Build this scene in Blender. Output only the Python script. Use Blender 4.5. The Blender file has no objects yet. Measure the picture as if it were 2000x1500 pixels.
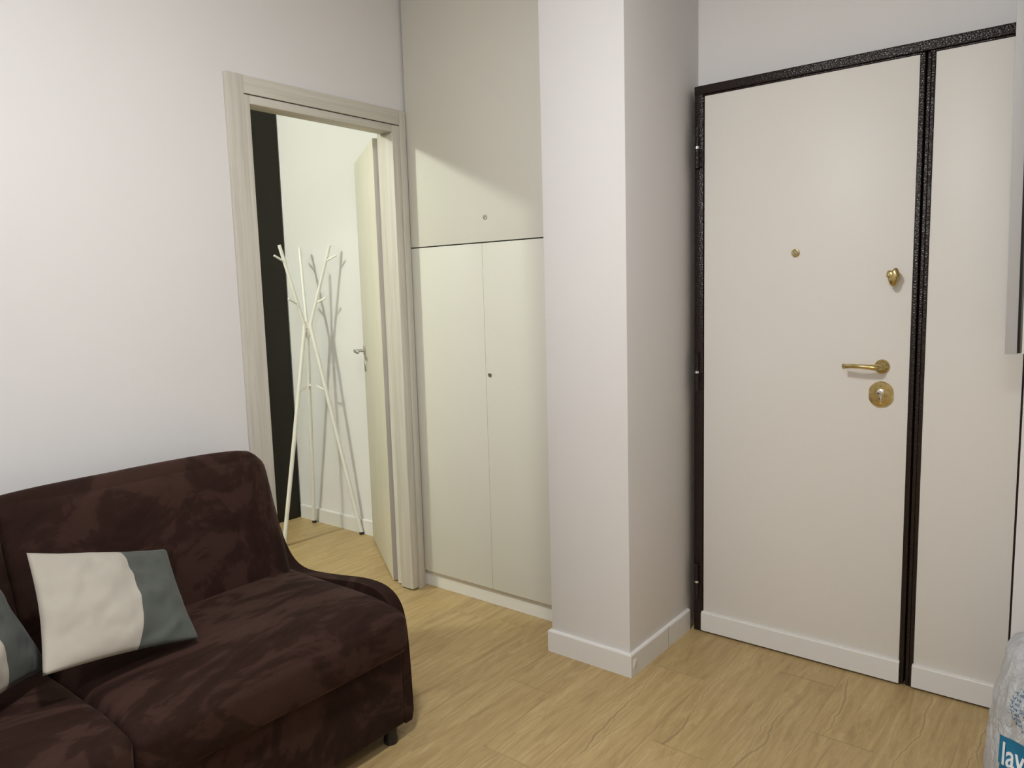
import bpy, bmesh, math, random
from mathutils import Vector, Matrix, noise

# ---------------------------------------------------------------- camera, world, lights, exposure
SC = bpy.context.scene
COL = SC.collection
SC.view_settings.view_transform = 'Standard'
SC.view_settings.look = 'None'
SC.view_settings.exposure = -0.06
SC.view_settings.gamma = 1.0
SC.view_settings.use_curve_mapping = False

cam_d = bpy.data.cameras.new('camera')
cam = bpy.data.objects.new('camera', cam_d)
COL.objects.link(cam)
cam_d.sensor_fit = 'HORIZONTAL'
cam_d.sensor_width = 36.0
cam_d.lens = 1477.93 * 36.0 / 2000.0
cam_d.clip_start = 0.02
rotm = (Matrix.Rotation(math.radians(38.4426), 4, 'Z') @ Matrix.Rotation(math.radians(83.0601), 4, 'X')
        @ Matrix.Rotation(math.radians(-1.6134), 4, 'Z'))
cam.matrix_world = Matrix.Translation((0, 0, 1.4)) @ rotm
SC.camera = cam

w = bpy.data.worlds.new('world')
SC.world = w
w.use_nodes = True
w.node_tree.nodes['Background'].inputs[0].default_value = (1.0, 0.95, 0.88, 1)
w.node_tree.nodes['Background'].inputs[1].default_value = 0.05


def lamp(name, loc, power, color, radius, kind='POINT'):
    l = bpy.data.lights.new(name, kind)
    l.energy = power
    l.color = color
    if kind == 'POINT':
        l.shadow_soft_size = radius
    else:
        l.shape = 'DISK'
        l.size = radius * 2
    o = bpy.data.objects.new(name, l)
    o.location = loc
    COL.objects.link(o)
    return o


lamp('living_room_lamp_globe', (-0.95, 0.62, 2.56), 26, (0.955, 0.970, 0.985), 0.10)
lamp('living_room_ceiling_lamp', (-0.95, 0.62, 2.68), 25.5, (0.955, 0.970, 0.965), 0.11, 'AREA')
lamp('fill_light_globe', (0.1, -1.3, 2.56), 21, (0.955, 0.970, 0.985), 0.14)  # unseen fill light added behind the camera for ambient brightness
lamp('fill_light_down', (0.1, -1.3, 2.68), 19, (0.955, 0.970, 0.985), 0.15, 'AREA')  # downward part of the same added fill, brightens the lower surfaces
lamp('bedroom_ceiling_lamp', (-3.72, 0.62, 2.66), 99, (0.95, 1.0, 0.86), 0.06)

# ---------------------------------------------------------------- node helpers


def mat(name, color, rough=0.6, metal=0.0, sheen=0.0, spec=0.5):
    m = bpy.data.materials.new(name)
    m.use_nodes = True
    b = m.node_tree.nodes['Principled BSDF']
    b.inputs['Base Color'].default_value = (*color, 1)
    b.inputs['Roughness'].default_value = rough
    b.inputs['Metallic'].default_value = metal
    b.inputs['Specular IOR Level'].default_value = spec
    if sheen:
        b.inputs['Sheen Weight'].default_value = sheen
        b.inputs['Sheen Roughness'].default_value = 0.4
    return m


class NT:
    def __init__(s, m):
        s.t = m.node_tree
        s.b = s.t.nodes['Principled BSDF']

    def n(s, typ, **kw):
        o = s.t.nodes.new(typ)
        for k, v in kw.items():
            setattr(o, k, v)
        return o

    def l(s, a, b):
        s.t.links.new(a, b)

    def coords(s, scale=(1, 1, 1), rot=(0, 0, 0)):
        tc = s.n('ShaderNodeTexCoord')
        mp = s.n('ShaderNodeMapping')
        mp.inputs['Scale'].default_value = scale
        mp.inputs['Rotation'].default_value = rot
        s.l(tc.outputs['Object'], mp.inputs['Vector'])
        return mp.outputs[0]

    def noise(s, vec, scale, detail=3, rough=0.5, dist=0.0):
        o = s.n('ShaderNodeTexNoise')
        o.inputs['Scale'].default_value = scale
        o.inputs['Detail'].default_value = detail
        o.inputs['Roughness'].default_value = rough
        o.inputs['Distortion'].default_value = dist
        s.l(vec, o.inputs['Vector'])
        return o.outputs['Fac']

    def ramp(s, fac, stops, interp='LINEAR'):
        o = s.n('ShaderNodeValToRGB')
        o.color_ramp.interpolation = interp
        e = o.color_ramp.elements
        while len(e) < len(stops):
            e.new(0.5)
        for i, (p, c) in enumerate(stops):
            e[i].position = p
            e[i].color = (*c, 1) if len(c) == 3 else c
        s.l(fac, o.inputs[0])
        return o.outputs[0]

    def mix(s, fac, a, b, mode='MIX'):
        o = s.n('ShaderNodeMix', data_type='RGBA', blend_type=mode)
        for sock, v in ((o.inputs[0], fac), (o.inputs[6], a), (o.inputs[7], b)):
            if isinstance(v, (int, float)):
                sock.default_value = v
            elif isinstance(v, tuple):
                sock.default_value = (*v, 1)
            else:
                s.l(v, sock)
        return o.outputs[2]

    def math(s, op, a, b=None, c=None):
        o = s.n('ShaderNodeMath', operation=op)
        for i, v in enumerate((a, b, c)):
            if v is None:
                continue
            if isinstance(v, (int, float)):
                o.inputs[i].default_value = v
            else:
                s.l(v, o.inputs[i])
        return o.outputs[0]

    def bump(s, h, strength=0.2, dist=0.01):
        o = s.n('ShaderNodeBump')
        o.inputs['Strength'].default_value = strength
        o.inputs['Distance'].default_value = dist
        s.l(h, o.inputs['Height'])
        s.l(o.outputs[0], s.b.inputs['Normal'])


def paint(name, c, rough=0.7, b=0.08):
    m = mat(name, c, rough, spec=0.3)
    t = NT(m)
    v = t.coords()
    n1 = t.noise(v, 2.0, 3)
    col = t.mix(n1, tuple(x * 0.975 for x in c), tuple(min(1, x * 1.02) for x in c))
    t.l(col, t.b.inputs['Base Color'])
    t.bump(t.noise(v, 220, 2), b, 0.002)
    return m


def wood_laminate(name, base, dark, axis='Z'):
    """pale brushed wood-look laminate, grain along an axis"""
    m = mat(name, base, 0.5, spec=0.35)
    t = NT(m)
    sc = {'Z': (1, 1, 0.035), 'Y': (1, 0.035, 1)}[axis]
    v = t.coords(sc)
    n1 = t.noise(v, 60, 4, 0.6, 0.6)
    n2 = t.noise(v, 240, 2)
    a = t.ramp(n1, [(0.35, dark), (0.6, base)])
    col = t.mix(t.math('MULTIPLY', n2, 0.35), a, tuple(min(1, x * 1.05) for x in base))
    t.l(col, t.b.inputs['Base Color'])
    t.bump(n1, 0.15, 0.003)
    return m


M = {}
M['wall'] = paint('white_wall_paint', (0.81, 0.795, 0.795))
M['ceiling'] = paint('ceiling_paint', (0.85, 0.84, 0.82))
M['wall_far'] = paint('other_room_wall_paint', (0.84, 0.84, 0.79))
M['cupboard'] = paint('cream_cupboard_laminate', (0.72, 0.705, 0.635), 0.5, 0.02)
M['plinth'] = paint('white_plinth_laminate', (0.78, 0.76, 0.70), 0.45, 0.02)
M['door_white'] = paint('white_door_laminate', (0.79, 0.765, 0.725), 0.42, 0.03)
M['base_white'] = paint('white_skirting_lacquer', (0.78, 0.765, 0.74), 0.35, 0.02)
M['casing'] = wood_laminate('pale_grained_casing_laminate', (0.66, 0.63, 0.56), (0.56, 0.53, 0.47))
M['casing_y'] = wood_laminate('pale_grained_header_laminate', (0.66, 0.63, 0.56), (0.56, 0.53, 0.47), 'Y')
M['leaf'] = wood_laminate('pale_grained_door_leaf_laminate', (0.80, 0.77, 0.66), (0.72, 0.69, 0.57))
M['dark_ward'] = mat('dark_olive_wardrobe_board', (0.017, 0.0145, 0.009), 0.6, spec=0.25)
M['rack'] = mat('white_lacquered_metal', (0.82, 0.81, 0.76), 0.35)
M['chrome'] = mat('brushed_chrome', (0.55, 0.54, 0.52), 0.3, 1.0)
M['steel'] = mat('bright_steel', (0.75, 0.74, 0.72), 0.25, 1.0)
M['black'] = mat('black_plastic', (0.012, 0.010, 0.010), 0.45)
M['gap'] = mat('dark_seam', (0.02, 0.017, 0.014), 0.8)
M['grout'] = mat('floor_joint', (0.511, 0.377, 0.189), 0.85)
M['rubber'] = mat('black_rubber', (0.015, 0.013, 0.013), 0.7)

# polished brass with a faint tarnish
M['brass'] = mat('polished_brass', (0.66, 0.50, 0.22), 0.17, 1.0)
t = NT(M['brass'])
t.l(t.ramp(t.noise(t.coords(), 60, 3), [(0.3, (0.50, 0.38, 0.15)), (0.7, (0.74, 0.60, 0.29))]), t.b.inputs['Base Color'])

# hammered dark brown frame lacquer
M['frame'] = mat('hammered_dark_brown_lacquer', (0.015, 0.0075, 0.0065), 0.28, spec=0.4)
t = NT(M['frame'])
v = t.coords()
vo = t.n('ShaderNodeTexVoronoi')
vo.inputs['Scale'].default_value = 190
t.l(v, vo.inputs['Vector'])
t.bump(t.math('ADD', vo.outputs['Distance'], t.math('MULTIPLY', t.noise(v, 120, 2), 0.6)), 0.42, 0.003)

# suede upholstery with brushed nap patches
def suede(name, rot, sc, seed):
    m = mat(name, (0.05, 0.02, 0.015), 0.85, sheen=0.35, spec=0.15)
    t = NT(m)
    t.b.inputs['Sheen Tint'].default_value = (0.70, 0.50, 0.42, 1)
    v = t.coords(sc, rot)
    off = t.n('ShaderNodeVectorMath', operation='ADD')
    off.inputs[1].default_value = (seed, seed * 0.7, seed * 0.3)
    t.l(v, off.inputs[0])
    v = off.outputs[0]
    big = t.noise(v, 2.6, 6, 0.62, 1.6)
    med = t.noise(v, 9.0, 5, 0.6, 1.2)
    s = t.math('ADD', t.math('MULTIPLY', big, 0.75), t.math('MULTIPLY', med, 0.25))
    nap = t.ramp(s, [(0.40, (0.0, 0.0, 0.0)), (0.485, (0.25, 0.25, 0.25)), (0.515, (0.75, 0.75, 0.75)), (0.62, (1, 1, 1))])
    col = t.mix(nap, (0.0185, 0.0072, 0.0045), (0.043, 0.0195, 0.0145))
    t.l(col, t.b.inputs['Base Color'])
    sh = t.math('MULTIPLY_ADD', nap, 0.15, 0.04)
    t.l(sh, t.b.inputs['Sheen Weight'])
    t.bump(t.noise(t.coords(), 600, 2), 0.15, 0.002)
    return m


M['suede_seat'] = suede('brown_suede_seat', (0, 0, 0.35), (2.2, 0.75, 1.2), 3.1)
M['suede_back'] = suede('brown_suede_back', (0.5, 0, 0), (1, 1.0, 0.9), 11.3)
M['suede_body'] = suede('brown_suede_body', (0, 0, 0), (1, 1, 1), 7.7)


def cloth(name, c):
    m = mat(name, c, 0.9, sheen=0.15, spec=0.15)
    t = NT(m)
    v = t.coords()
    n1 = t.noise(v, 900, 1)
    t.l(t.mix(n1, tuple(x * 0.93 for x in c), tuple(x * 1.05 for x in c)), t.b.inputs['Base Color'])
    t.bump(n1, 0.12, 0.001)
    return m


M['cloth_white'] = cloth('off_white_cotton', (0.42, 0.385, 0.335))
M['cloth_grey'] = cloth('slate_grey_cotton', (0.085, 0.092, 0.083))

# plastic bag film
M['bag'] = mat('white_plastic_film', (0.74, 0.76, 0.79), 0.28, spec=0.5)
t = NT(M['bag'])
t.b.inputs['Subsurface Weight'].default_value = 0.25
t.b.inputs['Subsurface Radius'].default_value = (0.02, 0.02, 0.02)
v = t.coords((1.6, 1.6, 0.7), (0.0, 0.35, 0.2))
t.bump(t.noise(v, 18, 6, 0.65, 2.2), 0.9, 0.03)
M['ink_blue'] = mat('blue_print', (0.012, 0.17, 0.32), 0.5)
M['ink_text'] = mat('light_blue_print', (0.05, 0.19, 0.36), 0.5)
M['ink_white'] = mat('white_print', (0.80, 0.82, 0.84), 0.45)

# porcelain oak planks
M['planks'] = mat('oak_look_planks', (0.35, 0.24, 0.12), 0.42, spec=0.35)
t = NT(M['planks'])
at = t.n('ShaderNodeAttribute', attribute_name='plank')
tc = t.n('ShaderNodeTexCoord')
sep = t.n('ShaderNodeSeparateColor')
t.l(at.outputs['Color'], sep.inputs[0])
cmb = t.n('ShaderNodeCombineXYZ')
t.l(t.math('MULTIPLY', sep.outputs[0], 37.0), cmb.inputs[0])
t.l(t.math('MULTIPLY', sep.outputs[1], 53.0), cmb.inputs[1])
t.l(t.math('MULTIPLY', sep.outputs[2], 11.0), cmb.inputs[2])
add = t.n('ShaderNodeVectorMath', operation='ADD')
t.l(tc.outputs['Object'], add.inputs[0])
t.l(cmb.outputs[0], add.inputs[1])


def mapped(sc):
    mp = t.n('ShaderNodeMapping')
    mp.inputs['Scale'].default_value = sc
    t.l(add.outputs[0], mp.inputs['Vector'])
    return mp.outputs[0]


vg = mapped((1, 0.10, 1))
g1 = t.noise(vg, 30, 8, 0.72, 1.1)
g2 = t.noise(vg, 190, 4, 0.7, 0.4)
g3 = t.noise(mapped((1, 0.35, 1)), 5, 3, 0.5, 0.8)
c1 = t.ramp(g1, [(0.33, (0.325, 0.214, 0.093)), (0.46, (0.461, 0.322, 0.146)), (0.56, (0.540, 0.392, 0.186)), (0.70, (0.660, 0.500, 0.270))])
c2 = t.mix(t.math('MULTIPLY', t.math('SUBTRACT', 0.66, g2), 1.6), c1, (0.369, 0.254, 0.108))
c3 = t.mix(t.math('MULTIPLY', g3, 0.45), c2, (0.469, 0.341, 0.169))
# plank to plank tone
tone = t.math('MULTIPLY_ADD', sep.outputs[0], 0.10, 0.95)
hs = t.n('ShaderNodeHueSaturation')
t.l(c3, hs.inputs['Color'])
t.l(tone, hs.inputs['Value'])
# long wandering cracks, one or two per plank
uvn = t.n('ShaderNodeUVMap', uv_map='local')
suv = t.n('ShaderNodeSeparateXYZ')
t.l(uvn.outputs[0], suv.inputs[0])


def vein(rnd, seed, wd_, thr):
    cy_ = t.n('ShaderNodeCombineXYZ')
    t.l(t.math('MULTIPLY_ADD', rnd, 91.0, seed), cy_.inputs[0])
    t.l(suv.outputs[1], cy_.inputs[1])
    wob = t.math('MULTIPLY', t.math('SUBTRACT', t.noise(cy_.outputs[0], 2.4, 2), 0.5), 0.14)
    jit = t.math('MULTIPLY', t.math('SUBTRACT', t.noise(cy_.outputs[0], 26.0, 3, 0.6), 0.5), 0.020)
    ctr = t.math('ADD', t.math('MULTIPLY_ADD', rnd, 0.11, 0.042), t.math('ADD', wob, jit))
    d_ = t.math('ABSOLUTE', t.math('SUBTRACT', suv.outputs[0], ctr))
    on = t.noise(cy_.outputs[0], 1.7, 1)
    width = t.math('MULTIPLY', t.math('MAXIMUM', t.math('SUBTRACT', on, thr), 0.0), wd_)
    line = t.math('LESS_THAN', d_, width)
    halo = t.math('MULTIPLY', t.math('LESS_THAN', 0.0, width), t.math('MAXIMUM', t.math('MULTIPLY_ADD', d_, -70.0, 1.0), 0.0))
    return line, halo


l1, h1_ = vein(sep.outputs[1], 3.0, 0.022, 0.50)
l2, h2_ = vein(sep.outputs[2], 47.0, 0.014, 0.52)
crack = t.math('MULTIPLY', t.math('MAXIMUM', l1, l2), t.math('MULTIPLY_ADD', g2, 0.8, 0.4))
soft = t.math('MULTIPLY', t.math('MAXIMUM', h1_, h2_), 0.40)
c4 = t.mix(soft, hs.outputs[0], (0.625, 0.478, 0.243))
c5 = t.mix(t.math('MULTIPLY', crack, 0.55), c4, (0.16, 0.095, 0.042))
# knots
vk = t.n('ShaderNodeTexVoronoi')
vk.inputs['Scale'].default_value = 2.3
t.l(mapped((1.6, 0.8, 1)), vk.inputs['Vector'])
kn = t.math('MULTIPLY_ADD', t.noise(mapped((1, 0.4, 1)), 30, 3), 0.04, vk.outputs['Distance'])
kf = t.ramp(kn, [(0.035, (0.6, 0.6, 0.6)), (0.075, (0, 0, 0))])
c6 = t.mix(kf, c5, (0.19, 0.118, 0.055))
t.l(c6, t.b.inputs['Base Color'])
t.l(t.math('MULTIPLY_ADD', g1, 0.15, 0.36), t.b.inputs['Roughness'])
t.bump(t.math('SUBTRACT', t.math('MULTIPLY', g1, 0.3), crack), 0.10, 0.004)

# ---------------------------------------------------------------- mesh helpers


def link(name, bm, m, parent=None, smooth=False, world=True):
    me = bpy.data.meshes.new(name)
    bmesh.ops.recalc_face_normals(bm, faces=bm.faces)
    bm.to_mesh(me)
    bm.free()
    o = bpy.data.objects.new(name, me)
    for k in (m if isinstance(m, (list, tuple)) else [m]):
        me.materials.append(k)
    if smooth:
        for p in me.polygons:
            p.use_smooth = True
        if smooth == 'auto':
            me.set_sharp_from_angle(angle=math.radians(38))
    COL.objects.link(o)
    if parent is not None:
        o.parent = parent
        if world:
            pw = Matrix.Identity(4)
            q = parent
            while q is not None:
                pw = Matrix.Translation(q.location) @ pw if True else pw
                q = q.parent
            o.location = -pw.to_translation()
    return o


def empty(name, loc=(0, 0, 0)):
    o = bpy.data.objects.new(name, None)
    o.location = loc
    o.empty_display_size = 0.1
    COL.objects.link(o)
    return o


def tag(o, label=None, cat=None, group=None, kind=None):
    if label:
        o['label'] = label
    if cat:
        o['category'] = cat
    if group:
        o['group'] = group
    if kind:
        o['kind'] = kind
    return o


def box(bm, x0, x1, y0, y1, z0, z1, bev=0.0, seg=2, xf=None, mi=0):
    r = bmesh.ops.create_cube(bm, size=1)
    vs = r['verts']
    for v in vs:
        v.co = Vector(((x0 + x1) / 2 + v.co.x * (x1 - x0), (y0 + y1) / 2 + v.co.y * (y1 - y0), (z0 + z1) / 2 + v.co.z * (z1 - z0)))
    if bev > 0:
        es = list({e for v in vs for e in v.link_edges})
        r = bmesh.ops.bevel(bm, geom=es, offset=bev, segments=seg, affect='EDGES', profile=0.5)
        vs = list({v for f in r['faces'] for v in f.verts} | {v for v in vs if v.is_valid})
    if xf is not None:
        for v in vs:
            v.co = xf @ v.co
    if mi:
        for f in {f for v in vs for f in v.link_faces}:
            f.material_index = mi
    return vs


def boxo(name, m, parent, *a, **k):
    bm = bmesh.new()
    box(bm, *a, **k)
    return link(name, bm, m, parent, smooth='auto' if k.get('bev') else False)


def tube(bm, pts, r, n=12, caps=True):
    """round tube through points; r a number or list of radii"""
    pts = [Vector(p) for p in pts]
    rs = r if isinstance(r, (list, tuple)) else [r] * len(pts)
    rings = []
    up = None
    for i, p in enumerate(pts):
        d = (pts[min(i + 1, len(pts) - 1)] - pts[max(i - 1, 0)]).normalized()
        if up is None:
            up = Vector((0, 0, 1)) if abs(d.z) < 0.9 else Vector((1, 0, 0))
        a = (up - d * up.dot(d)).normalized()
        up = a
        b = d.cross(a)
        rings.append([bm.verts.new(p + (a * math.cos(2 * math.pi * k / n) + b * math.sin(2 * math.pi * k / n)) * rs[i]) for k in range(n)])
    for q, s in zip(rings, rings[1:]):
        for k in range(n):
            bm.faces.new((q[k], q[(k + 1) % n], s[(k + 1) % n], s[k]))
    if caps:
        bm.faces.new(rings[0][::-1])
        bm.faces.new(rings[-1])
    return rings


def lathe(bm, prof, xf, n=28, sx=1.0, sy=1.0):
    """prof: list of (radius, height) revolved about local z, placed by xf"""
    rings = []
    for r, h in prof:
        if r < 1e-6:
            rings.append([bm.verts.new(xf @ Vector((0, 0, h)))])
        else:
            rings.append([bm.verts.new(xf @ Vector((r * sx * math.cos(2 * math.pi * k / n), r * sy * math.sin(2 * math.pi * k / n), h))) for k in range(n)])
    for q, s in zip(rings, rings[1:]):
        for k in range(n):
            a, b = q[k % len(q)], q[(k + 1) % len(q)]
            c, d = s[(k + 1) % len(s)], s[k % len(s)]
            f = []
            for u in (a, b, c, d):
                if u not in f:
                    f.append(u)
            if len(f) > 2:
                bm.faces.new(f)
    for R in (rings[0], rings[-1]):
        if len(R) > 2:
            try:
                bm.faces.new(R)
            except ValueError:
                pass


def prism(bm, poly, y0, y1):
    """polygon in (x,z) extruded along y"""
    a = [bm.verts.new((x, y0, z)) for x, z in poly]
    b = [bm.verts.new((x, y1, z)) for x, z in poly]
    bm.faces.new(a)
    bm.faces.new(b[::-1])
    n = len(poly)
    for i in range(n):
        bm.faces.new((a[i], a[(i + 1) % n], b[(i + 1) % n], b[i]))


def struct(name, bm, m, label, cat, smooth=False, parent=None):
    o = link(name, bm, m, parent, smooth)
    tag(o, label, cat, kind='structure')
    return o


# ---------------------------------------------------------------- room shell
XL = -2.548          # left wall face
WT = 0.112           # partition thickness
YB = 2.86            # back wall
CZ = 2.80            # ceiling
XR, YF = 2.3, -3.0   # unseen right / rear limits
XO = -4.65           # other room far side
OY0, OY1 = 1.664, 2.438   # door hole in partition (inside the casing)
OZ = 2.148

# floor: planks 0.195 wide along y
random.seed(5)
bm = bmesh.new()
lay = bm.loops.layers.color.new('plank')
uvl = bm.loops.layers.uv.new('local')
known = {-6: 2.36, -2: 1.65, -1: 2.415, 0: 1.98, 2: 2.31, -3: 2.02, 1: 1.43, 3: 1.75}
PW, PL, G = 0.195, 1.2, 0.0012
x0f, x1f, y0f, y1f = XO - 0.05, XR + 0.05, YF - 0.05, YB + 0.05
for i in range(-20, 19):
    xa, xb = -1.075 + i * PW, -1.075 + (i + 1) * PW
    xa, xb = max(xa + G, x0f), min(xb - G, x1f)
    if xb - xa < 0.01:
        continue
    off = known.get(i, random.random() * PL)
    y = off - math.ceil((off - y0f) / PL) * PL
    while y < y1f:
        ya, yb = max(y + G, y0f), min(y + PL - G, y1f)
        y += PL
        if yb - ya < 0.01:
            continue
        c = (random.random(), random.random(), random.random(), 1)
        f = bm.faces.new([bm.verts.new(p) for p in ((xa, ya, 0), (xb, ya, 0), (xb, yb, 0), (xa, yb, 0))])
        for lp in f.loops:
            lp[lay] = c
            lp[uvl].uv = (lp.vert.co.x - (-1.075 + i * PW), lp.vert.co.y)
n_pl = len(bm.faces)
box(bm, x0f, x1f, y0f, y1f, -0.08, -0.0009)
bm.faces.ensure_lookup_table()
for f in bm.faces[n_pl:]:
    f.material_index = 1
me = bpy.data.meshes.new('floor')
bm.to_mesh(me)
bm.free()
fl = bpy.data.objects.new('floor', me)
me.materials.append(M['planks'])
me.materials.append(M['grout'])
COL.objects.link(fl)
tag(fl, 'oak look plank floor running through both rooms', 'floor', kind='structure')

bm = bmesh.new()
box(bm, XO - 0.05, XR + 0.05, YF - 0.05, YB + 0.1, CZ, CZ + 0.1)
struct('ceiling', bm, M['ceiling'], 'plain white ceiling above both rooms', 'ceiling')

bm = bmesh.new()   # left partition with door hole
box(bm, XL - WT, XL, YF, OY0, 0, CZ)
box(bm, XL - WT, XL, OY1, YB, 0, CZ)
box(bm, XL - WT, XL, OY0, OY1, OZ, CZ)
struct('wall_left', bm, M['wall'], 'white wall behind the brown sofa with the inner doorway', 'wall')

bm = bmesh.new()
box(bm, XO, XR, YB, YB + 0.1, 0, CZ)
struct('wall_back', bm, M['wall'], 'white wall above the entrance door and behind the coat stand', 'wall')
bm = bmesh.new()
box(bm, XO - 0.1, XO, YF, YB, 0, CZ)
struct('wall_far_left', bm, M['wall_far'], 'white far wall of the other room behind the wardrobe', 'wall')
bm = bmesh.new()
box(bm, XR, XR + 0.1, YF, YB, 0, CZ)
struct('wall_right', bm, M['wall'], 'white wall to the right of the camera', 'wall')
bm = bmesh.new()
box(bm, XO, XR, YF - 0.1, YF, 0, CZ)
struct('wall_front', bm, M['wall'], 'white wall behind the camera', 'wall')
bm = bmesh.new()
box(bm, XO, XL - WT, -1.3, -1.2, 0, CZ)
struct('wall_other_room', bm, M['wall_far'], 'white end wall of the other room', 'wall')

bm = bmesh.new()
box(bm, -0.197, XR, 2.745, YB, 0, CZ, )
struct('wall_right_return', bm, M['wall'], 'white wall beside the entrance door, behind the plastic bag', 'wall')

# column
CX0, CX1, CY = -1.652, -1.306, 2.289
bm = bmesh.new()
box(bm, CX0, CX1, CY, YB, 0, CZ, bev=0.003)
struct('wall_column', bm, M['wall'], 'white square column between the cream cupboard and the entrance door', 'column', smooth='auto')


def skirting(name, pts, label, h=0.088, th=0.012):
    """skirting board along a floor polyline (outer face on the pts), rounded top edge; room is on the right of travel"""
    bm = bmesh.new()
    prof = [(0, 0), (0, h - 0.007), (0.002, h - 0.003), (0.006, h), (th, h), (th, 0)]
    P = [Vector((p[0], p[1], 0)) for p in pts]
    rings = []
    for i, p in enumerate(P):
        d0 = (P[i] - P[i - 1]).normalized() if i > 0 else None
        d1 = (P[i + 1] - P[i]).normalized() if i < len(P) - 1 else None
        n0 = Vector((-d0.y, d0.x, 0)) if d0 else None
        n1 = Vector((-d1.y, d1.x, 0)) if d1 else None
        if n0 and n1:
            m_ = (n0 + n1)
            m_ = m_ / (m_.dot(n0))
        else:
            m_ = n0 or n1
        rings.append([bm.verts.new(p + m_ * a + Vector((0, 0, z))) for a, z in prof])
    for a, b in zip(rings, rings[1:]):
        for k in range(len(prof)):
            bm.faces.new((a[k], a[(k + 1) % len(prof)], b[(k + 1) % len(prof)], b[k]))
    bm.faces.new(rings[0])
    bm.faces.new(rings[-1][::-1])
    return struct(name, bm, M['base_white'], label, 'skirting board')


sk = skirting('baseboard_column', [(CX0 - 0.012, CY + 0.03), (CX0 - 0.012, CY - 0.012), (CX1 + 0.012, CY - 0.012), (CX1 + 0.012, 2.765)],
              'white skirting board wrapped round the square column')
bm = bmesh.new()
box(bm, CX1 + 0.011, CX1 + 0.0145, 2.292, 2.312, 0.030, 0.062, bev=0.001)
box(bm, CX1 + 0.0135, CX1 + 0.0160, 2.297, 2.307, 0.036, 0.056, bev=0.001)
link('end_cap', bm, M['base_white'], sk, 'auto')
boxo('joint', M['gap'], sk, CX1 + 0.0115, CX1 + 0.0122, 2.568, 2.5688, 0.001, 0.085)
skirting('baseboard_other_room', [(-4.02, YB - 0.012), (XL - WT - 0.01, YB - 0.012)],
         'white skirting board behind the coat stand')
skirting('baseboard_right_return', [(-0.197, 2.733), (XR - 0.01, 2.733)], 'white skirting board behind the plastic bag')
skirting('baseboard_left', [(XL + 0.012, YF + 0.01), (XL + 0.012, 1.588)], 'white skirting board behind the brown sofa')

# ---------------------------------------------------------------- interior door (door_1)
d1 = tag(empty('door_1', (XL, 2.04, 0)), 'open inner door in a pale grained frame beside the sofa', 'door', kind='structure')
CF = XL + 0.015
boxo('casing', M['casing'], d1, XL, CF, 1.590, 1.6635, 0.0, 2.215, bev=0.002)
boxo('casing', M['casing_y'], d1, XL, CF - 0.001, 1.6645, 2.4375, 2.1505, 2.2145, bev=0.002)
boxo('casing', M['casing'], d1, XL, CF, 2.4395, 2.4765, 0.0, 2.2145, bev=0.002)
# jamb with rebate towards the other room
JF = XL + 0.010
JB = XL - WT - 0.004


def jamb_profile(bm, side):
    if side == 'L':
        box(bm, XL - 0.068, JF, 1.6645, 1.689, 0.008, 2.1475, bev=0.0025)
        box(bm, JB, XL - 0.068, 1.6645, 1.664 + 0.006, 0.008, 2.1475)
    if side == 'R':
        box(bm, XL - 0.068, JF, 2.396, 2.4385, 0.008, 2.1475, bev=0.0025)
        box(bm, JB, XL - 0.068, 2.420, 2.4375, 0.008, 2.1475)


for s in 'LR':
    bm = bmesh.new()
    jamb_profile(bm, s)
    link('jamb', bm, M['casing'], d1, 'auto')
bm = bmesh.new()
box(bm, XL - 0.068, JF - 0.0005, 1.689, 2.396, 2.116, 2.1475, bev=0.0025)
box(bm, JB, XL - 0.068, 1.689, 2.42, 2.135, 2.1475)
link('head_jamb', bm, M['casing_y'], d1, 'auto')
boxo('groove_shadow_gap', M['gap'], d1, XL + 0.001, XL + 0.006, 1.660, 2.442, 2.146, 2.1515)
# casing on the other side
for a in ((1.590, 1.664, 0, 2.215), (2.438, 2.512, 0, 2.215), (1.664, 2.438, 2.1485, 2.215)):
    boxo('casing', M['casing'], d1, XL - WT - 0.012, XL - WT, a[0], a[1], a[2], a[3], bev=0.002)
# leaf
N0 = Vector((-2.7055, 2.4262, 0))
far = Vector((-3.2937, 2.8148, 0))
dv = (far - N0).normalized()
nv = Vector((-dv.y, dv.x, 0))
if nv.x > 0:
    nv = -nv
bk = -nv                         # towards the other room face
LX = Matrix(((dv.x, bk.x, 0, N0.x), (dv.y, bk.y, 0, N0.y), (0, 0, 1, 0), (0, 0, 0, 1)))
LW = (far - N0).length - 0.002
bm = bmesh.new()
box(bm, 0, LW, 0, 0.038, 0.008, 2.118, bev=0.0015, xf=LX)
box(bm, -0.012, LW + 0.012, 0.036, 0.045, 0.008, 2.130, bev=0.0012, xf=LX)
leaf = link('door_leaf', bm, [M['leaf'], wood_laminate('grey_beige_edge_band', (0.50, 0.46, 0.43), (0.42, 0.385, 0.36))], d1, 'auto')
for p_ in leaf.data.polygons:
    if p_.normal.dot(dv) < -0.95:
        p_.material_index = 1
hs_ = LW - 0.055
bm = bmesh.new()
box(bm, hs_ - 0.026, hs_ + 0.026, -0.007, 0.0, 1.074, 1.126, bev=0.002, xf=LX)
r_ = tube(bm, [LX @ Vector((hs_, -0.005, 1.10)), LX @ Vector((hs_, -0.050, 1.10))], 0.0085)
box(bm, hs_ - 0.125, hs_ + 0.010, -0.062, -0.046, 1.091, 1.109, bev=0.004, xf=LX)
tag(link('door_handle', bm, M['chrome'], leaf, 'auto'), 'satin chrome lever handle')
bm = bmesh.new()
box(bm, hs_ - 0.022, hs_ + 0.022, -0.006, 0.0, 0.984, 1.034, bev=0.002, xf=LX)
link('keyhole_plate', bm, M['chrome'], leaf, 'auto')
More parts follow.
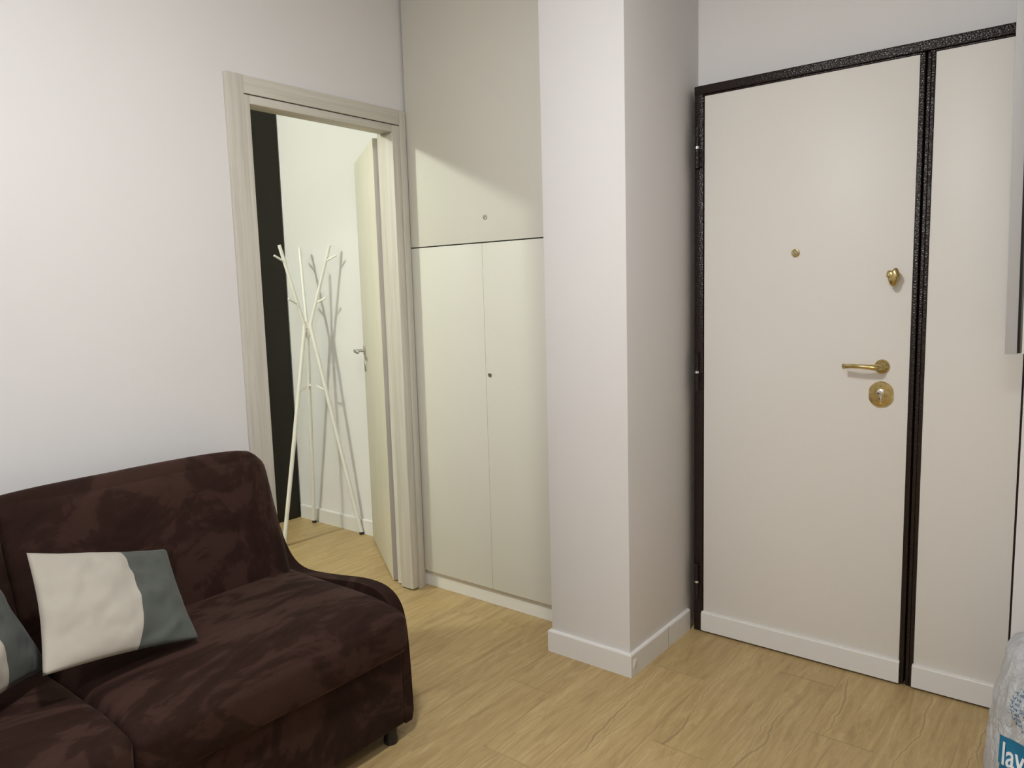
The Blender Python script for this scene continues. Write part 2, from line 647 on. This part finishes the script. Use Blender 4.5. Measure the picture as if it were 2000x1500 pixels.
for z in (0.25, 1.05, 1.86):
    bm = bmesh.new()
    px, py = -2.667, 2.444
    tube(bm, [(px, py, z), (px, py, z + 0.09)], 0.007, 12)
    link('hinge', bm, M['chrome'], d1, 'auto')

# ---------------------------------------------------------------- entrance door (door_2)
d2 = tag(empty('door_2', (-0.72, 2.80, 0)), 'white entrance door in a dark brown metal frame with brass fittings', 'door', kind='structure')
YD = 2.779
FX0, FX1 = -1.283, -0.166
bm = bmesh.new()
# main frame: left post, right post, header with stepped inner lip
box(bm, FX0, -1.2465, YD - 0.004, YB, 0.0, 2.1465, bev=0.003)
box(bm, -0.203, FX1, YD - 0.004, YB, 0.0, 2.1465, bev=0.003)
box(bm, FX0, FX1, YD - 0.006, YB, 2.1165, 2.1485, bev=0.003)
fr = link('door_frame', bm, M['frame'], d2, 'auto')
P1 = (-1.2435, -0.5185)
P2 = (-0.4735, -0.205)


def panel(name, a, b, z1):
    """leaf: dark metal surround with a white panel and a skirting strip"""
    bm = bmesh.new()
    box(bm, a - 0.003, b + 0.003, YD + 0.002, YD + 0.055, 0.0015, z1 + 0.006, bev=0.002)
    rim = link(name, bm, M['frame'], d2, 'auto')
    boxo('panel', M['door_white'], rim, a, b, YD, YD + 0.012, 0.0085, z1, bev=0.0018)
    return rim


leaf1 = panel('main_leaf', P1[0], P1[1], 2.1095)
leaf2 = panel('side_leaf', P2[0], P2[1], 2.1095)
# raised lip mouldings round the leaves (dark bevelled line under the header and at the meeting stiles)
bm = bmesh.new()
box(bm, P1[0] - 0.002, -0.504, YD - 0.001, YD + 0.01, 2.1105, 2.1155, bev=0.0015)
box(bm, P1[1] + 0.001, -0.5025, YD - 0.003, YD + 0.05, 0.008, 2.1155, bev=0.003)
link('rim_moulding', bm, M['frame'], leaf1, 'auto')
bm = bmesh.new()
box(bm, -0.489, P2[1], YD - 0.001, YD + 0.01, 2.1105, 2.1155, bev=0.0015)
box(bm, -0.4975, P2[0] - 0.0125, YD + 0.0, YD + 0.05, 0.004, 2.1155, bev=0.003)
box(bm, P2[0] - 0.0118, P2[0] - 0.001, YD - 0.003, YD + 0.05, 0.004, 2.1155, bev=0.003)
link('rim_moulding', bm, M['frame'], leaf2, 'auto')
for lf, a, b in ((leaf1, P1[0] - 0.005, P1[1] + 0.0025), (leaf2, P2[0] - 0.0025, P2[1])):
    bm = bmesh.new()
    vs = box(bm, a, b, YD - 0.012, YD, 0.0085, 0.088, bev=0.0)
    es = [e for e in bm.edges if all(v.co.z > 0.08 and v.co.y < YD - 0.01 for v in e.verts)]
    bmesh.ops.bevel(bm, geom=es, offset=0.006, segments=3, affect='EDGES')
    link('skirting_strip', bm, M['base_white'], lf, 'auto')


def face_xf(x, z, y=YD):
    """local z points out of the door towards the room (-y), local x to the right, local y up"""
    return Matrix(((1, 0, 0, x), (0, 0, -1, y), (0, 1, 0, z), (0, 0, 0, 1)))


# peephole
bm = bmesh.new()
lathe(bm, [(0.0, 0.001), (0.0145, 0.001), (0.0145, 0.003), (0.012, 0.0045), (0.008, 0.004)], face_xf(-0.897, 1.5096), 24)
pe = link('peephole', bm, M['brass'], leaf1, True)
tag(pe, 'round brass peephole')
bm = bmesh.new()
lathe(bm, [(0.0, 0.0035), (0.0082, 0.0035), (0.0075, 0.0048), (0.0, 0.0058)], face_xf(-0.897, 1.5096), 20)
link('lens', bm, mat('peephole_lens', (0.35, 0.33, 0.26), 0.2), pe, True)
# turn knob: small stem and a three-lobed heart-shaped thumb turn
KX, KZ = -0.5695, 1.415
bm = bmesh.new()
xf = face_xf(KX, KZ)
lathe(bm, [(0.0, 0.0), (0.016, 0.0), (0.016, 0.004), (0.009, 0.007), (0.0085, 0.030)], xf, 20)
n = 30
rings = []
for j in range(9):
    a = math.pi * j / 8
    h = 0.034 - 0.011 * math.cos(a)
    sc_ = max(math.sin(a), 0.02) ** 0.6
    ring = []
    for k in range(n):
        th = 2 * math.pi * k / n
        r = 0.0225 * (1 + 0.30 * max(0, -math.sin(th)) ** 3 + 0.10 * abs(math.cos(th)))
        r *= 1 - 0.26 * math.exp(-((th - 1.85) / 0.30) ** 2) + 0.16 * math.exp(-((th - 1.15) / 0.35) ** 2) + 0.10 * math.exp(-((th - 2.6) / 0.4) ** 2)
        if math.sin(th) < 0:
            r *= 1 - 0.22 * abs(math.cos(th))
        ring.append(bm.verts.new(xf @ Vector((r * 0.84 * math.cos(th) * sc_, r * 1.15 * math.sin(th) * sc_, h))))
    rings.append(ring)
for q, s in zip(rings, rings[1:]):
    for k in range(n):
        bm.faces.new((q[k], q[(k + 1) % n], s[(k + 1) % n], s[k]))
bm.faces.new(rings[0])
bm.faces.new(rings[-1])
tag(link('turn_knob', bm, M['brass'], leaf1, True), 'brass thumb turn knob')
# lever handle
HX, HZ = -0.6013, 1.1135
bm = bmesh.new()
xf = face_xf(HX, HZ)
lathe(bm, [(0.0, 0.0), (0.0245, 0.0), (0.0245, 0.003), (0.021, 0.008), (0.013, 0.0105), (0.0105, 0.014), (0.0095, 0.030)], xf, 28)
pts, rad = [], []
for q in range(6):
    a = q / 5 * math.pi / 2
    pts.append(xf @ Vector((0.006 * math.cos(a) * 0 - 0.016 * (1 - math.cos(a)), 0, 0.026 + 0.020 * math.sin(a))))
    rad.append(0.0098)
for q in range(1, 9):
    u = q / 8
    pts.append(xf @ Vector((-0.016 - 0.098 * u, 0.003 * math.sin(u * 3.0), 0.046 + 0.009 * math.sin(u * math.pi) - 0.004 * u)))
    rad.append(0.0095 - 0.002 * math.sin(u * math.pi * 0.8) + (0.0012 if q == 8 else 0))
tube(bm, pts, rad, 14)
tag(link('door_handle', bm, M['brass'], leaf1, True), 'brass lever handle on a round rose')
# oval lock plate and cylinder
bm = bmesh.new()
xf = face_xf(-0.6020, 1.0185)
prof = [(0.0, 0.0), (0.0445, 0.0), (0.0445, 0.004), (0.0425, 0.0065), (0.037, 0.0070), (0.0, 0.0070)]
for_r = []
n = 40
for r, h in prof:
    if r == 0:
        for_r.append([bm.verts.new(xf @ Vector((0, 0, h)))])
        continue
    ring = []
    for k in range(n):
        th = 2 * math.pi * k / n
        x = r * 0.93 * math.cos(th)
        z = r * math.sin(th)
        x = max(-0.0385 * r / 0.0445, min(0.0385 * r / 0.0445, x))
        ring.append(bm.verts.new(xf @ Vector((x, z, h))))
    for_r.append(ring)
for q, s in zip(for_r, for_r[1:]):
    for k in range(n):
        f = []
        for u in (q[k % len(q)], q[(k + 1) % len(q)], s[(k + 1) % len(s)], s[k % len(s)]):
            if u not in f:
                f.append(u)
        bm.faces.new(f)
lp = link('lock_plate', bm, M['brass'], leaf1, 'auto')
tag(lp, 'oval brass lock plate')
bm = bmesh.new()
lathe(bm, [(0.0, 0.006), (0.0125, 0.006), (0.0125, 0.012), (0.0105, 0.0135), (0.0, 0.0135)], face_xf(-0.602, 1.0255), 22)
box(bm, -0.6075, -0.5965, YD - 0.0115, YD - 0.006, 0.996, 1.022, bev=0.003)
cyl = link('lock_cylinder', bm, M['steel'], lp, 'auto')
for z in (1.0495, 0.9875):
    bm = bmesh.new()
    lathe(bm, [(0.0, 0.0065), (0.0042, 0.0065), (0.0035, 0.0085), (0.0, 0.009)], face_xf(-0.602, z), 14)
    link('screw', bm, M['brass'], lp, True)
# hinges on the left post
for z in (1.922, 1.067, 0.211):
    bm = bmesh.new()
    hx, hy = -1.2665, YD - 0.014
    tube(bm, [(hx, hy, z - 0.075), (hx, hy, z - 0.004)], 0.0085, 14)
    tube(bm, [(hx, hy, z + 0.0045), (hx, hy, z + 0.075)], 0.0065, 14)
    box(bm, hx - 0.004, hx + 0.017, hy + 0.004, hy + 0.012, z - 0.072, z - 0.006)
    box(bm, hx - 0.012, hx + 0.004, hy + 0.004, hy + 0.012, z + 0.006, z + 0.07)
    hg = link('hinge', bm, M['frame'], d2, 'auto')
    bm = bmesh.new()
    tube(bm, [(hx, hy, z - 0.004), (hx, hy, z + 0.0045)], [0.0088, 0.0078], 14)
    link('hinge_washer', bm, M['steel'], hg, 'auto')

# ---------------------------------------------------------------- built-in cupboard
cu = tag(empty('built_in_cupboard', (-2.1, 2.65, 0)), 'tall cream cupboard built in between the inner door and the column', 'cupboard')
CYF = 2.480
UX0, UX1 = XL + 0.001, CX0 - 0.001
boxo('body', M['cupboard'], cu, UX0 + 0.004, UX1, 2.5195, YB - 0.002, 0.088, CZ - 0.002)
boxo('plinth', M['plinth'], cu, UX0 + 0.004, UX1, 2.4995, 2.56, 0.001, 0.080)
boxo('seam_strip', M['gap'], cu, UX0 + 0.006, UX1, 2.510, 2.5195, 0.08, CZ - 0.003)
UM = -2.1105
L1 = boxo('door', M['cupboard'], cu, UX0 + 0.010, UM - 0.0009, CYF, 2.5, 0.0815, 1.6085, bev=0.0008)
L2 = boxo('door', M['cupboard'], cu, UM + 0.0009, UX1 - 0.001, CYF, 2.5, 0.0815, 1.6085, bev=0.0008)
L3 = boxo('door', M['cupboard'], cu, UX0 + 0.010, UX1 - 0.001, CYF, 2.5, 1.6135, CZ - 0.012, bev=0.0008)
tag(L3, 'wide upper door')
for dr, (x, z) in ((L2, (-2.0885, 1.0475)), (L3, (-2.0875, 1.715))):
    xf = face_xf(x, z, CYF)
    bm = bmesh.new()
    lathe(bm, [(0.0105, -0.002), (0.0105, 0.002), (0.0085, 0.0028), (0.0072, 0.001), (0.0, 0.001)], xf, 20)
    lk = link('cam_lock', bm, M['chrome'], dr, 'auto')
    bm = bmesh.new()
    box(bm, -0.0014, 0.0014, -0.0055, 0.0055, 0.0005, 0.0018, xf=xf @ Matrix.Rotation(-0.6, 4, 'Z'))
    link('key_slot', bm, M['black'], lk)

# ---------------------------------------------------------------- dark wardrobe in the other room
wd = tag(empty('wardrobe', (-4.34, 2.0, 0)), 'tall dark olive brown wardrobe seen through the inner doorway', 'wardrobe')
boxo('carcass', M['dark_ward'], wd, -4.645, -4.050, 0.30, 2.855, 0.0, 2.62)
for k in range(4):
    y0 = 0.30 + k * 0.6385
    dd = boxo('door', M['dark_ward'], wd, -4.050, -4.030, y0 + 0.001, y0 + 0.6370, 0.004, 2.618, bev=0.001)
    if k < 3:
        boxo('handle', M['black'], dd, -4.030, -4.018, y0 + 0.03, y0 + 0.045, 0.95, 1.25, bev=0.003)

# ---------------------------------------------------------------- coat stand
cs = tag(empty('coat_stand', (-3.632, 2.708, 0)), 'white metal tripod coat stand with short pegs, standing behind the inner doorway', 'coat stand')
cx, cy = -3.632, 2.695
hub = Vector((cx, cy, 1.225))
bm = bmesh.new()
box(bm, cx - 0.013, cx + 0.013, cy - 0.013, cy + 0.013, 1.175, 1.262, bev=0.004)
hb = link('hub', bm, M['rack'], cs, 'auto')
bm = bmesh.new()
for z in (1.196, 1.222):
    for an in (-52, 68, 188):
        a = math.radians(an)
        d = Vector((math.cos(a), math.sin(a), 0))
        p = Vector((cx, cy, z)) + d * 0.012
        tube(bm, [p, p + d * 0.008], 0.0055, 10)
link('bolt', bm, M['chrome'], hb, 'auto')
for az, flip in ((150, 0), (33, 0), (-88, 0)):
    a = math.radians(az)
    d = Vector((math.cos(a), math.sin(a), 0))
    foot = Vector((cx, cy, 0.012)) + d * (0.255)
    h0 = Vector((cx, cy, 1.20)) + d * 0.022
    h1 = Vector((cx, cy, 1.245)) + d * 0.020
    top = Vector((cx, cy, 1.692)) + d * 0.158
    bm = bmesh.new()
    tube(bm, [foot, foot.lerp(h0, 0.5), h0 + Vector((0, 0, 0.02)), h0.lerp(hub, 0.1) + Vector((0, 0, 0.045))], 0.0118, 12)
    lg = link('leg', bm, M['rack'], cs, 'auto')
    bm = bmesh.new()
    tube(bm, [foot - Vector((0, 0, 0.011)), foot + Vector((0, 0, 0.004))], 0.0128, 12)
    tag(link('foot', bm, M['rubber'], lg, 'auto'), 'black rubber foot')
    # lower peg pointing up and inward
    q = foot.lerp(h0, 0.715)
    bm = bmesh.new()
    tube(bm, [q, q - d * 0.055 + Vector((0, 0, 0.030))], 0.0062, 10)
    link('peg', bm, M['rack'], lg, 'auto')
    bm = bmesh.new()
    tube(bm, [h1 - d * 0.006 - Vector((0, 0, 0.02)), h1, top], 0.0098, 12)
    br = link('branch', bm, M['rack'], cs, 'auto')
    for u, ln in ((0.80, 0.075), (0.27, 0.072)):
        q = h1.lerp(top, u)
        bm = bmesh.new()
        tube(bm, [q, q + d * ln * 0.86 + Vector((0, 0, ln * 0.42))], 0.0062, 10)
        link('peg', bm, M['rack'], br, 'auto')

# ---------------------------------------------------------------- sofa
sofa = tag(empty('sofa', (-2.1, 0.71, 0)), 'dark brown suede two-seat sofa against the left wall', 'sofa')


def soft_box(name, m, parent, x0, x1, y0, y1, z0, z1, r, crown=(0, 0, 0), xf=None, n=18, wr=0.003, seed=0.0, lift=None, tight=0, rt=0.02):
    """upholstered block: rounded box, crowned faces, small wrinkles"""
    bm = bmesh.new()
    bmesh.ops.create_cube(bm, size=2)
    bmesh.ops.subdivide_edges(bm, edges=bm.edges[:], cuts=n, use_grid_fill=True)
    cx_, cy_, cz_ = (x0 + x1) / 2, (y0 + y1) / 2, (z0 + z1) / 2
    hx, hy, hz = (x1 - x0) / 2, (y1 - y0) / 2, (z1 - z0) / 2
    r_full = r
    for v in bm.verts:
        c = v.co.copy()

        def sp(a):   # concentrate vertices near the edges
            return math.sin(a * math.pi / 2)
        c = Vector((sp(c.x), sp(c.y), sp(c.z)))
        if tight:
            k_ = max(0.0, c.y * tight)
            r = r_full + (rt - r_full) * min(1.0, k_ * k_ * 1.0)
        p = Vector((c.x * hx, c.y * hy, c.z * hz))
        q = Vector((max(-hx + r, min(hx - r, p.x)), max(-hy + r, min(hy - r, p.y)), max(-hz + r, min(hz - r, p.z))))
        d = p - q
        if d.length > 1e-7:
            p = q + d.normalized() * min(r, d.length if d.length < r else r) if d.length > r else q + d
            if d.length < r and max(abs(c.x), abs(c.y), abs(c.z)) > 0.999:
                p = q + d.normalized() * r
        u, w_, t_ = c.x, c.y, c.z
        p.x += crown[0] * u * (1 - w_ * w_) * (1 - t_ * t_)
        p.y += crown[1] * w_ * (1 - u * u) * (1 - t_ * t_)
        wk = 0.75 * w_ if (tight and w_ * tight > 0) else w_
        p.z += crown[2] * t_ * (1 - u ** 4) * (1 - wk ** 4) if t_ > 0 else 0
        p += Vector((cx_, cy_, cz_))
        if lift:
            p = lift(p)
        k = noise.noise(Vector((p.x * 7 + seed, p.y * 4, p.z * 6))) * wr + noise.noise(Vector((p.x * 18 + seed, p.y * 9, p.z * 15))) * wr * 0.4
        dirn = (p - Vector((cx_, cy_, cz_))).normalized()
        p += dirn * k
        v.co = xf @ p if xf is not None else p
    return link(name, bm, m, parent, True)


SY = ((0.705, 1.512), (-0.105, 0.700))
boxo('base', M['suede_body'], sofa, -2.50, -1.682, -0.122, 1.529, 0.058, 0.335, bev=0.008, seg=3)


def seat_lift(p):
    # soft fall of the top towards the front edge and the ends
    k = max(0.0, (p.z - 0.36) / 0.10)
    f = max(0.0, (p.x + 1.82) / 0.17)
    p.z -= 0.030 * f * f * min(1, k)
    g_ = max(0.0, (p.y - 1.40) / 0.14)
    p.z -= 0.016 * g_ * g_ * min(1, k)
    return p


for (ya, yb), sd in zip(((0.700, 1.543), (-0.135, 0.703)), (0.0, 5.0)):
    soft_box('seat_cushion', M['suede_seat'], sofa, -2.33, -1.652, ya, yb, 0.296, 0.462, 0.034, (0.010, 0.0, 0.020), seed=sd, wr=0.004, lift=seat_lift)
# back cushions lean back about 19 degrees
for (ya, yb), sd, tg in zip(((0.676, 1.512), (-0.105, 0.678)), (2.0, 9.0), (-1, 1)):
    piv = Vector((-2.155, 0, 0.425))
    X = Matrix.Translation(piv) @ Matrix.Rotation(math.radians(-17), 4, 'Y')
    soft_box('back_cushion', M['suede_back'], sofa, -0.20, 0.0, ya - 0.001, yb - 0.004, -0.02, 0.478, 0.066, (0.022, 0.004, 0.030), xf=X, seed=sd, wr=0.004, tight=tg, rt=0.022)
boxo('back_frame', M['suede_body'], sofa, -2.532, -2.425, -0.108, 1.514, 0.07, 0.76, bev=0.03, seg=4)

ARM = [(-1.690, 0.050), (-1.694, 0.20), (-1.700, 0.31), (-1.710, 0.385), (-1.728, 0.430), (-1.762, 0.460), (-1.815, 0.4745), (-1.90, 0.4735),
       (-2.02, 0.457), (-2.13, 0.444), (-2.20, 0.440), (-2.250, 0.448), (-2.290, 0.470), (-2.325, 0.510), (-2.352, 0.560), (-2.38, 0.625),
       (-2.41, 0.695), (-2.445, 0.745), (-2.49, 0.768), (-2.535, 0.77), (-2.535, 0.050)]
def smooth_line(P, k):
    out = []
    for i in range(len(P) - 1):
        p0, p1, p2, p3 = P[max(i - 1, 0)], P[i], P[i + 1], P[min(i + 2, len(P) - 1)]
        for j in range(k):
            u = j / k
            out.append(tuple(0.5 * (2 * b_ + (c_ - a_) * u + (2 * a_ - 5 * b_ + 4 * c_ - d_) * u * u + (3 * b_ - a_ - 3 * c_ + d_) * u ** 3)
                             for a_, b_, c_, d_ in zip(p0, p1, p2, p3)))
    return out + [P[-1]]


for ya, yb in ((1.530, 1.576), (-0.170, -0.124)):
    bm = bmesh.new()
    prism(bm, smooth_line(ARM[:-1], 4) + [ARM[-1]], ya, yb)
    es = [e for e in bm.edges if abs(e.verts[0].co.y - e.verts[1].co.y) < 1e-6]
    bmesh.ops.bevel(bm, geom=es, offset=0.009, segments=3, affect='EDGES')
    link('side_panel', bm, M['suede_body'], sofa, 'auto')
for x in (-1.715, -2.45):
    for y in (1.495, -0.09):
        bm = bmesh.new()
        lathe(bm, [(0.0, 0.0), (0.021, 0.0), (0.023, 0.01), (0.020, 0.03), (0.022, 0.06), (0.0, 0.06)], Matrix.Translation((x, y, 0)), 18)
        tag(link('foot', bm, M['black'], sofa, 'auto'), 'black round foot')


# ---------------------------------------------------------------- throw pillows
def pillow(name, label, C4, thick, split, seed, mats):
    """C4: corners top-left, top-right, bottom-right, bottom-left as seen from the room"""
    a, b, c, d = [Vector(p) for p in C4]
    ctr = (a + b + c + d) / 4
    nrm = ((b - d).cross(a - c)).normalized()
    if nrm.dot(Vector((0, 0, 1.2)) - ctr + Vector((0.0, 0, 0))) < 0:
        nrm = -nrm
    if nrm.x < 0:
        nrm = -nrm
    n = 44
    bm = bmesh.new()
    grids = []
    for side in (1, -1):
        g = []
        for j in range(n + 1):
            row = []
            for i in range(n + 1):
                u, v = i / n, j / n
                u += split[1] * math.sin(math.pi * v * 0.95) * math.sin(math.pi * u)
                if side == -1 and (i in (0, n) or j in (0, n)):
                    row.append(grids[0][j][i])
                    continue
                p = a.lerp(b, u).lerp(d.lerp(c, u), v)
                # edges curve inwards between the corners
                eu, ev = math.sin(math.pi * u), math.sin(math.pi * v)
                p += (ctr - p) * (0.055 * (ev * abs(2 * u - 1) ** 3 + eu * abs(2 * v - 1) ** 3))
                h = thick * (max(eu, 0) * max(ev, 0)) ** 0.55
                wr = noise.noise(Vector((u * 5 + seed, v * 6, seed))) * 0.010 + noise.noise(Vector((u * 13 + seed, v * 10 + u * 4, seed))) * 0.0045
                fold = 0.012 * math.exp(-((u + v - 1.72) / 0.05) ** 2) * (1 if u > 0.65 else 0) * eu
                h += (wr + fold) * min(1, 4 * eu * ev)
                row.append(bm.verts.new(p + nrm * h * side))
            g.append(row)
        grids.append(g)
        for j in range(n):
            for i in range(n):
                f = bm.faces.new((g[j][i], g[j][i + 1], g[j + 1][i + 1], g[j + 1][i]))
                f.smooth = True
                f.material_index = 0 if (side == 1 and (i + 0.5) / n < split[0]) else 1
    o = link(name, bm, mats, None, True)
    return tag(o, label, 'pillow', 'two-tone throw pillows on the sofa')


pillow('throw_pillow', 'off white and grey two-tone pillow upright near the middle of the sofa, nearer the door',
       [(-2.085, 0.668, 0.790), (-2.175, 1.062, 0.668), (-1.880, 0.985, 0.500), (-1.855, 0.600, 0.567)], 0.050,
       (0.565, 0.035), 1.7, [M['cloth_white'], M['cloth_grey']])
pillow('throw_pillow', 'grey and white pillow furthest left on the sofa, tilted on its corner',
       [(-1.92, 0.285, 0.869), (-2.15, 0.563, 0.834), (-2.03, 0.675, 0.508), (-1.80, 0.397, 0.543)], 0.052,
       (0.55, 0.03), 6.1, [M['cloth_white'], M['cloth_grey']])

# ---------------------------------------------------------------- wall cabinet at the right edge
wc = tag(empty('wall_cabinet', (0.1, 2.56, 1.65)), 'white wall cabinet at the right edge with a dark recess beside its side panel', 'cabinet')
def yrot(ang):
    return Matrix.Translation((-0.2, 0, 1.2)) @ Matrix.Rotation(math.radians(ang), 4, 'Y') @ Matrix.Translation((0.2, 0, -1.2))
TX = yrot(-0.75)
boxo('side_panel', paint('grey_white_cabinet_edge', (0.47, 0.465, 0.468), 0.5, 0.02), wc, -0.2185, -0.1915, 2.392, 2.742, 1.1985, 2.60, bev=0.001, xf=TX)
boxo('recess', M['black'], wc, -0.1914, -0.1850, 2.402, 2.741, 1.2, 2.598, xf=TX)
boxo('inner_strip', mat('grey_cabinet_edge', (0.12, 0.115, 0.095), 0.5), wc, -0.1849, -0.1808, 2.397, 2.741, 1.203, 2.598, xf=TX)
boxo('door', M['base_white'], wc, -0.1804, 0.36, 2.390, 2.741, 1.200, 2.60, bev=0.001, xf=TX)

# ---------------------------------------------------------------- plastic bag
BX, BY = 0.005, 2.44
PROF = [(0.0, 0.222, 0.150), (0.04, 0.226, 0.165), (0.10, 0.222, 0.170), (0.18, 0.214, 0.165), (0.235, 0.209, 0.158), (0.28, 0.200, 0.150),
        (0.33, 0.190, 0.135), (0.365, 0.184, 0.118), (0.388, 0.180, 0.10), (0.405, 0.160, 0.085), (0.425, 0.135, 0.065), (0.445, 0.09, 0.045), (0.46, 0.04, 0.028), (0.48, 0.026, 0.020), (0.52, 0.060, 0.03)]


def prof_at(z):
    for (z0, w0, d0), (z1, w1, d1) in zip(PROF, PROF[1:]):
        if z <= z1:
            u = (z - z0) / (z1 - z0)
            return w0 + (w1 - w0) * u, d0 + (d1 - d0) * u
    return PROF[-1][1:]


def crumple(x, z, side):
    k = noise.noise(Vector((x * 11, z * 5, side * 3.3))) * 0.010 + noise.noise(Vector((x * 26 + z * 9, z * 12, side * 1.7))) * 0.006
    rd = abs(noise.noise(Vector((x * 9 + z * 4, z * 6 - x * 3, side * 2.1 + 5))))
    rd2 = abs(noise.noise(Vector((x * 24 - z * 10, z * 9, side * 2.1 + 9))))
    return 1.3 * k + 0.030 * (0.25 - rd) + 0.012 * (0.25 - rd2)


def bag_front(x, z):
    wd_, dp = prof_at(z)
    u = min(0.999, abs((x - BX) / wd_))
    return BY - dp * (1 - u ** 3.2) ** (1 / 3.2) - crumple(x, z, 0) * min(1, 3 * (1 - u))


bm = bmesh.new()
rings = []
NZ, NA = 60, 96
for j in range(NZ + 1):
    z = 0.002 + (0.518) * j / NZ
    wd_, dp = prof_at(z)
    ring = []
    for k in range(NA):
        th = 2 * math.pi * k / NA
        c, s = math.cos(th), math.sin(th)
        e = 2 / 3.2
        x = BX + wd_ * math.copysign(abs(c) ** e, c)
        if s < 0:
            y = bag_front(x, z)
        else:
            y = BY + dp * abs(s) ** e + crumple(x, z, 1) * min(1, 3 * abs(s))
        sidek = noise.noise(Vector((z * 22, y * 6, 4.1 + math.copysign(1, c)))) * 0.012 * max(0, abs(c) - 0.6) / 0.4
        ring.append(bm.verts.new((x + math.copysign(sidek, c) * (1 if wd_ > 0.1 else 0), y, z)))
    rings.append(ring)
for q, s in zip(rings, rings[1:]):
    for k in range(NA):
        bm.faces.new((q[k], q[(k + 1) % NA], s[(k + 1) % NA], s[k]))
bm.faces.new(rings[0])
bm.faces.new(rings[-1])
bag = link('plastic_bag', bm, M['bag'], None, True)
tag(bag, 'white plastic laundry bag with blue print standing on the floor at the right edge', 'bag')


def wrap(bm, lift):
    for v in bm.verts:
        v.co.y = bag_front(v.co.x, v.co.z) - lift - (v.co.y)


def bag_text(name, lines, m, lift, bold=0.0):
    """lines: (string, size, x, z, rotation)"""
    bm = bmesh.new()
    for s, size, x, z, rot, sx in lines:
        cu_ = bpy.data.curves.new('print_text', 'FONT')
        cu_.body = s
        cu_.size = size
        cu_.offset = bold * size
        cu_.resolution_u = 3
        to = bpy.data.objects.new('print_text', cu_)
        COL.objects.link(to)
        bpy.context.view_layer.update()
        me = bpy.data.meshes.new_from_object(to)
        bpy.data.objects.remove(to)
        for v in me.vertices:
            px_, pz_ = v.co.x * sx, v.co.y
            v.co = (x + px_ * math.cos(rot) - pz_ * math.sin(rot), 0, z + px_ * math.sin(rot) + pz_ * math.cos(rot))
        bm.from_mesh(me)
        bpy.data.meshes.remove(me)
    bmesh.ops.triangulate(bm, faces=bm.faces)
    wrap(bm, lift)
    return link(name, bm, m, bag)


# blue label
LXa, LXb, LZa, LZb = -0.178, 0.090, 0.062, 0.170
bm = bmesh.new()
nx, nz = 60, 24
g = [[bm.verts.new((LXa + (LXb - LXa) * i / nx + 0.006 * (1 - j / nz) * 0, 0, LZa + (LZb - LZa) * j / nz)) for i in range(nx + 1)] for j in range(nz + 1)]
for j in range(nz):
    for i in range(nx):
        bm.faces.new((g[j][i], g[j][i + 1], g[j + 1][i + 1], g[j + 1][i]))
wrap(bm, 0.0012)
link('printed_label', bm, M['ink_blue'], bag, True)
bag_text('label_lettering', [("lav'", 0.080, -0.172, 0.100, 0, 0.62), ('lavanderia', 0.021, -0.165, 0.073, 0, 0.9)], M['ink_white'], 0.0024, 0.012)
rows = ['Via Bene', 'Tel. 06.3052', 'Via Principe', 'Tel. 06.54203', 'Via Simeon, 350', 'Tel. 06.30207', 'Via Antonio', 'Tel. 06.71300', 'Via Saturno']
tl = []
for i, s in enumerate(rows):
    zz = 0.312 - i * 0.0128
    half = math.sqrt(max(0.0, 0.062 ** 2 - (zz - 0.262) ** 2)) + 0.004
    tl.append((s, 0.0125, -0.094 - half, zz - 0.006, 0, 2 * half / max(0.02, len(s) * 0.0072)))
bag_text('address_print', tl, M['ink_text'], 0.0016, 0.008)
